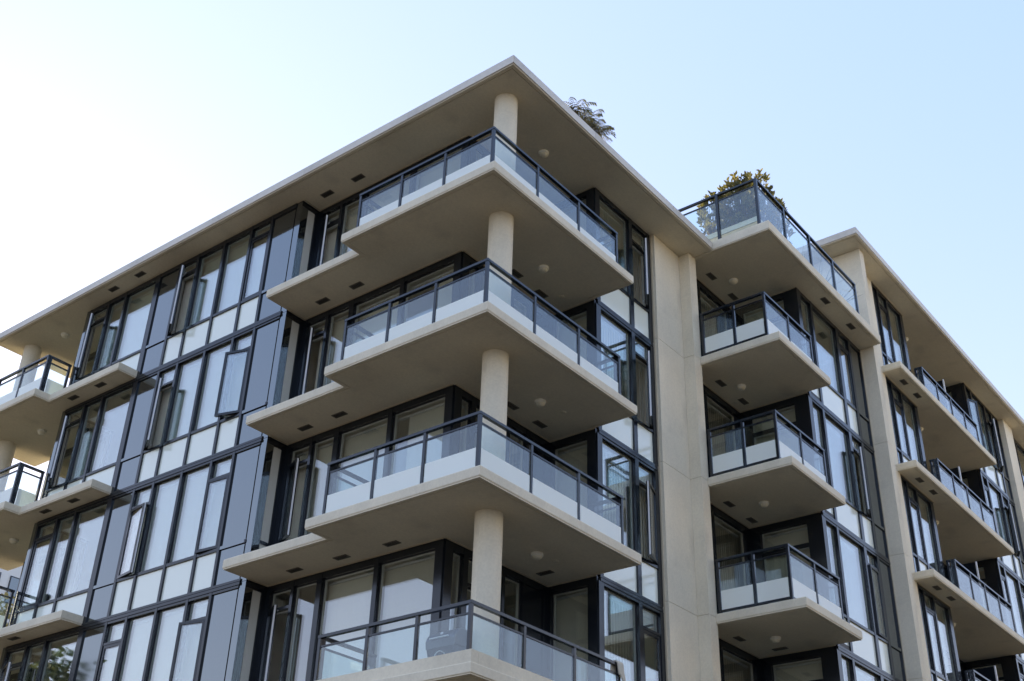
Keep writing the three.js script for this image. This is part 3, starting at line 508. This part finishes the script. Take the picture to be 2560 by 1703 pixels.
for (const [z, label] of [[-10.35, 'spiky grass tuft in pot beside third terrace rail post'], [-11.1, 'spiky grass tuft in pot between the last terrace posts'], [-11.95, 'spiky grass tuft in pot by the terrace end wall']]) {
  const t = thing('spiky_plant', 0.72, 2.997 + Y0, z, label, 'plant', 'spiky plants on the terrace'), b = leafGeo(0.85, 0.022, 0.5, 0.12), geos = [];
  mesh(t, 'pot', new THREE.LatheGeometry([[0, 0], [0.13, 0], [0.19, 0.42], [0.2, 0.44], [0.17, 0.44], [0.16, 0.38], [0, 0.38]].map(([a, c]) => new THREE.Vector2(a, c)), 20), M.frame);
  for (let i = 0; i < 22; i++) { const a = rr(0, 6.283), e = rr(0.5, 1.45); geos.push(place(b, V(0, 0.4, 0), V(Math.cos(a) * Math.cos(e), Math.sin(e), Math.sin(a) * Math.cos(e)), rr(0, 6), rr(0.7, 1.25))); }
  mesh(t, 'blades', mergeGeometries(geos), olive[2]);
}
{ // feathery plant on the main roof
  const t = thing('feathery_plant', -0.75, R + 0.19 + Y0, -3.35, 'feathery-fronded plant standing on the main roof edge', 'plant');
  mesh(t, 'pot', new THREE.LatheGeometry([[0, 0], [0.2, 0], [0.28, 0.45], [0.3, 0.5], [0.26, 0.5], [0.25, 0.42], [0, 0.42]].map(([a, c]) => new THREE.Vector2(a, c)), 24), M.frame);
  const stems = [], tops = [V(-0.02, 1.3, 0.32), V(0.05, 1.26, -0.06), V(0, 1.2, -0.38), V(-0.05, 1.05, 0.12), V(0.02, 1.02, -0.25)];
  for (const p of tops) stems.push(stick(V(p.x * 0.3, 0.4, p.z * 0.3), p, 0.022, 0.014, 7));
  mesh(t, 'stem', mergeGeometries(stems), bark);
  const lf = leafGeo(0.15, 0.055, 0.3, 0.35), frondMat = [leafMat(0.16, 0.14, 0.04, 0.35), leafMat(0.26, 0.215, 0.06, 0.45)];
  for (const p of tops) for (let i = 0; i < 11; i++) {
    const a = i / 11 * 6.283 + rr(-0.3, 0.3), out = V(Math.cos(a), 0, Math.sin(a)), len = rr(0.32, 0.52), geos = [], pts = [];
    for (let k = 0; k <= 9; k++) { const s = k / 9, e = rr(-0.004, 0.004); pts.push(p.clone().addScaledVector(out, len * s).add(V(e, len * (0.75 * s - 0.85 * s * s) , e))); }
    for (let k = 0; k < 9; k++) { geos.push(stick(pts[k], pts[k + 1], 0.005, 0.004, 4).deleteAttribute('uv')); const dir = pts[k + 1].clone().sub(pts[k]).normalize(), side = V(-out.z, 0, out.x); if (k > 0) for (const s of [-1, 1]) geos.push(place(lf, pts[k], side.clone().multiplyScalar(s).addScaledVector(dir, 0.5).add(V(0, -0.45, 0)), 0, rr(0.75, 1.1) * (1.1 - 0.045 * k))); }
    mesh(t, 'frond', mergeGeometries(geos), frondMat[i % 2]);
  }
}
function tree(name, label, x, z, h, cr, cy, ch, n, mats, group) {                 // trunk, limbs, leaf clumps through the crown
  const t = thing(name, x, 0, z, label, 'tree', group), wood = [stick(V(0, 0, 0), V(0.15, h * 0.45, 0.1), 0.22, 0.15, 10), stick(V(0.15, h * 0.45, 0.1), V(0, h * 0.8, 0), 0.15, 0.05, 8)], base = leafGeo(0.2, 0.12);
  mesh(t, 'trunk', mergeGeometries(wood), bark);
  const clumps = mats.map(() => []), limbs = [];
  for (let i = 0; i < n; i++) {
    const th = rr(0, 6.283), u = rr(-1, 1), r = Math.cbrt(rr(0.15, 1)), c = V(Math.cos(th) * Math.sqrt(1 - u * u) * cr * r, cy + u * ch * r, Math.sin(th) * Math.sqrt(1 - u * u) * cr * r);
    if (i % 3 === 0) limbs.push(stick(V(0.1, Math.min(h * 0.75, c.y * 0.8), 0.05), c, 0.05, 0.012, 5));
    for (let k = 0; k < 26; k++) { const o = V(rr(-1, 1), rr(-1, 1), rr(-1, 1)); clumps[i % mats.length].push(place(base, c.clone().addScaledVector(o, 0.42), V(rr(-1, 1), rr(-0.7, 0.5), rr(-1, 1)), rr(0, 6), rr(0.7, 1.3))); }
  }
  mesh(t, 'limbs', mergeGeometries(limbs), bark);
  mats.forEach((m, i) => mesh(t, 'crown', mergeGeometries(clumps[i]), m));
}
tree('street_tree', 'green street tree mirrored in the lowest west windows', -20.4, 4.5, 10.2, 1.5, 8.9, 1.9, 120, [leafMat(0.07, 0.10, 0.03), leafMat(0.11, 0.12, 0.035)]);
tree('street_tree', 'sunlit yellow-green tree beyond the west balconies', -31, -9.8, 14.4, 3.0, 12.4, 3.2, 240, [leafMat(0.24, 0.21, 0.05), leafMat(0.30, 0.25, 0.08)]);

// ---------------------------------------------------------------- things on the balconies and behind the glass
{ // gas grill
  const steel = std({ name: 'grill_enamel', color: rgb(0.10, 0.11, 0.13), roughness: 0.35, metalness: 0.3 });
  const t = thing('gas_grill', -1.12, LV[2] + 0.163 + Y0, -0.42, 'dark rounded gas grill standing behind the lowest balcony glass', 'grill');
  const prof = new THREE.Shape(); prof.moveTo(-0.24, 0.7); prof.lineTo(-0.25, 0.8); prof.quadraticCurveTo(-0.2, 0.98, 0, 1.0); prof.quadraticCurveTo(0.2, 0.98, 0.25, 0.8); prof.lineTo(0.24, 0.7); prof.closePath();
  mesh(t, 'hood', new THREE.ExtrudeGeometry(prof, { depth: 0.6, bevelEnabled: true, bevelSize: 0.03, bevelThickness: 0.05, bevelSegments: 4, curveSegments: 12 }).translate(0, 0, -0.3).rotateY(Math.PI / 2), steel);
  const bowl = new THREE.Shape(); bowl.moveTo(-0.25, 0.69); bowl.lineTo(-0.18, 0.5); bowl.quadraticCurveTo(0, 0.46, 0.18, 0.5); bowl.lineTo(0.25, 0.69); bowl.closePath();
  mesh(t, 'firebox', new THREE.ExtrudeGeometry(bowl, { depth: 0.6, bevelEnabled: true, bevelSize: 0.015, bevelThickness: 0.03, bevelSegments: 2 }).translate(0, 0, -0.3).rotateY(Math.PI / 2), steel);
  mesh(t, 'handle', new THREE.CylinderGeometry(0.014, 0.014, 0.44, 12).rotateZ(Math.PI / 2).translate(0, 0.84, 0.3), M.white); t.scale.setScalar(0.8);
  mesh(t, 'thermometer', new THREE.CylinderGeometry(0.03, 0.03, 0.02, 16).rotateX(Math.PI / 2 - 0.6).translate(0, 0.93, 0.22), M.white);
  for (const x of [-0.26, 0.26]) for (const z of [-0.17, 0.17]) mesh(t, 'leg', stick(V(x, 0, z), V(x * 0.9, 0.52, z * 0.9), 0.018, 0.018, 8), M.rail);
  mesh(t, 'hose', new THREE.TubeGeometry(new THREE.CatmullRomCurve3([V(0.1, 0.5, 0.1), V(0.05, 0.58, 0.32), V(-0.12, 0.42, 0.3), V(-0.2, 0.2, 0.1)]), 24, 0.012, 8), M.white);
}
{ // cloth over the handrail
  const t = thing('hanging_cloth', xr, LV[2] + 1.12 + Y0, -3.44, 'cream cloth hung over the end of the lowest handrail', 'cloth'), geos = [];
  for (let k = 0; k < 4; k++) { const z = -0.075 + k * 0.04, d = rr(-0.012, 0.012); geos.push(new THREE.TubeGeometry(new THREE.CatmullRomCurve3([V(0.062 + d, -0.27 + 0.05 * k * rnd(), z - 0.05), V(0.058, -0.12, z - 0.02 + d), V(0.05, 0.0, z), V(0, 0.024, z + d), V(-0.05, -0.01, z), V(-0.058, -0.13 - d, z + 0.02)]), 28, 0.021, 8)); }
  mesh(t, 'folds', mergeGeometries(geos), std({ name: 'cloth', color: rgb(0.72, 0.66, 0.54), map: weave, roughness: 0.95 }));
}
{ // lamp on a table behind the lowest recessed window
  const y = LV[2] + TH + Y0, t = thing('side_table', -5.05, y, -1.72, 'small pale table behind the lowest slim recessed window', 'table');
  mesh(t, 'table_top', new THREE.CylinderGeometry(0.26, 0.26, 0.03, 28).translate(0, 0.76, 0), M.white);
  for (let i = 0; i < 3; i++) mesh(t, 'leg', stick(V(Math.cos(i * 2.1) * 0.22, 0, Math.sin(i * 2.1) * 0.22), V(Math.cos(i * 2.1) * 0.14, 0.75, Math.sin(i * 2.1) * 0.14), 0.016, 0.016, 8), M.white);
  const l = thing('table_lamp', -5.05, y + 0.776, -1.72, 'white table lamp seen through the lowest slim recessed window', 'lamp');
  mesh(l, 'lamp_base', new THREE.LatheGeometry([[0, 0], [0.08, 0], [0.085, 0.02], [0.03, 0.05], [0.06, 0.16], [0.02, 0.28], [0, 0.28]].map(([a, b]) => new THREE.Vector2(a, b)), 20), M.white);
  mesh(l, 'lamp_shade', new THREE.CylinderGeometry(0.1, 0.16, 0.26, 28, 1, true).translate(0, 0.4, 0), phy({ name: 'shade_fabric', color: rgb(0.85, 0.82, 0.74), roughness: 0.9, transmission: 0.3, thickness: 0, side: THREE.DoubleSide }));
}
{ // things on the west balconies
  const d = thing('railing_ornament', -13.8, LV[3] + TH + 1.066 + Y0, 0.09, 'dark round ornament on the corner of a west balcony railing', 'ornament');
  mesh(d, 'ball', new THREE.SphereGeometry(0.075, 20, 14).translate(0, 0.08, 0), M.rail); mesh(d, 'collar', new THREE.CylinderGeometry(0.03, 0.04, 0.02, 16).translate(0, 0.01, 0), M.rail);
  const t = thing('bamboo_screen', -14.75, LV[4] + TH + Y0, -1.45, 'grey slatted screen standing on a west balcony', 'screen');
  for (let i = 0; i < 16; i++) { const s = mesh(t, 'cane', new THREE.CylinderGeometry(0.017, 0.017, 1.25, 8), std({ name: 'cane', color: rgb(0.20, 0.20, 0.16), roughness: 0.8 })); s.position.set(-0.3 + i * 0.04, 0.625, rr(-0.006, 0.006)); }
  for (const y of [0.2, 1.05]) mesh(t, 'cross_bar', boxGeo(0.68, 0.03, 0.02), bark).position.set(0, y, 0.027);
}

// ---------------------------------------------------------------- neighbours out of the picture, seen in the glass or past the balconies
function neighbour(name, label, x0, x1, z0, z1, h, rows, cols, side, wall, glass = M.darkPanel) {
  const t = thing(name, (x0 + x1) / 2, 0, (z0 + z1) / 2, label, 'building'), w = x1 - x0, d = z1 - z0;
  mesh(t, 'wall', bx(-w / 2, w / 2, 0, h, -d / 2, d / 2), wall);
  const r = mesh(t, 'roof', bx(-w / 2 - 0.3, w / 2 + 0.3, h + 0.002, h + 0.35, -d / 2 - 0.3, d / 2 + 0.3), M.flashing);
  for (let i = 0; i < rows; i++) for (let j = 0; j < cols; j++) {
    const y = 1.2 + i * 2.9, u = -d / 2 + (j + 0.5) * d / cols, ww = d / cols * 0.62, q = mesh(t, 'window', boxGeo(0.1, 1.7, ww), M.frame); q.position.set(side * (w / 2 + 0.02), y + 0.85, u);
    mesh(q, 'pane', boxGeo(0.012, 1.56, ww - 0.12), glass).position.x = side * 0.052;
  }
}
neighbour('tan_building', 'tan apartment block across the street, its upper storeys in sun', 27, 40, -62, 4, 18.0, 6, 22, -1, std({ name: 'tan_render', color: rgb(0.42, 0.35, 0.25), map: mott, roughness: 0.9 }));
neighbour('glass_building', 'pale glass building far beyond the west balconies', -68, -58, -30, -20, 30, 9, 6, 1, std({ name: 'pale_render', color: rgb(0.6, 0.62, 0.62), roughness: 0.7 }));
//MORE-END
renderer.render(scene, camera);
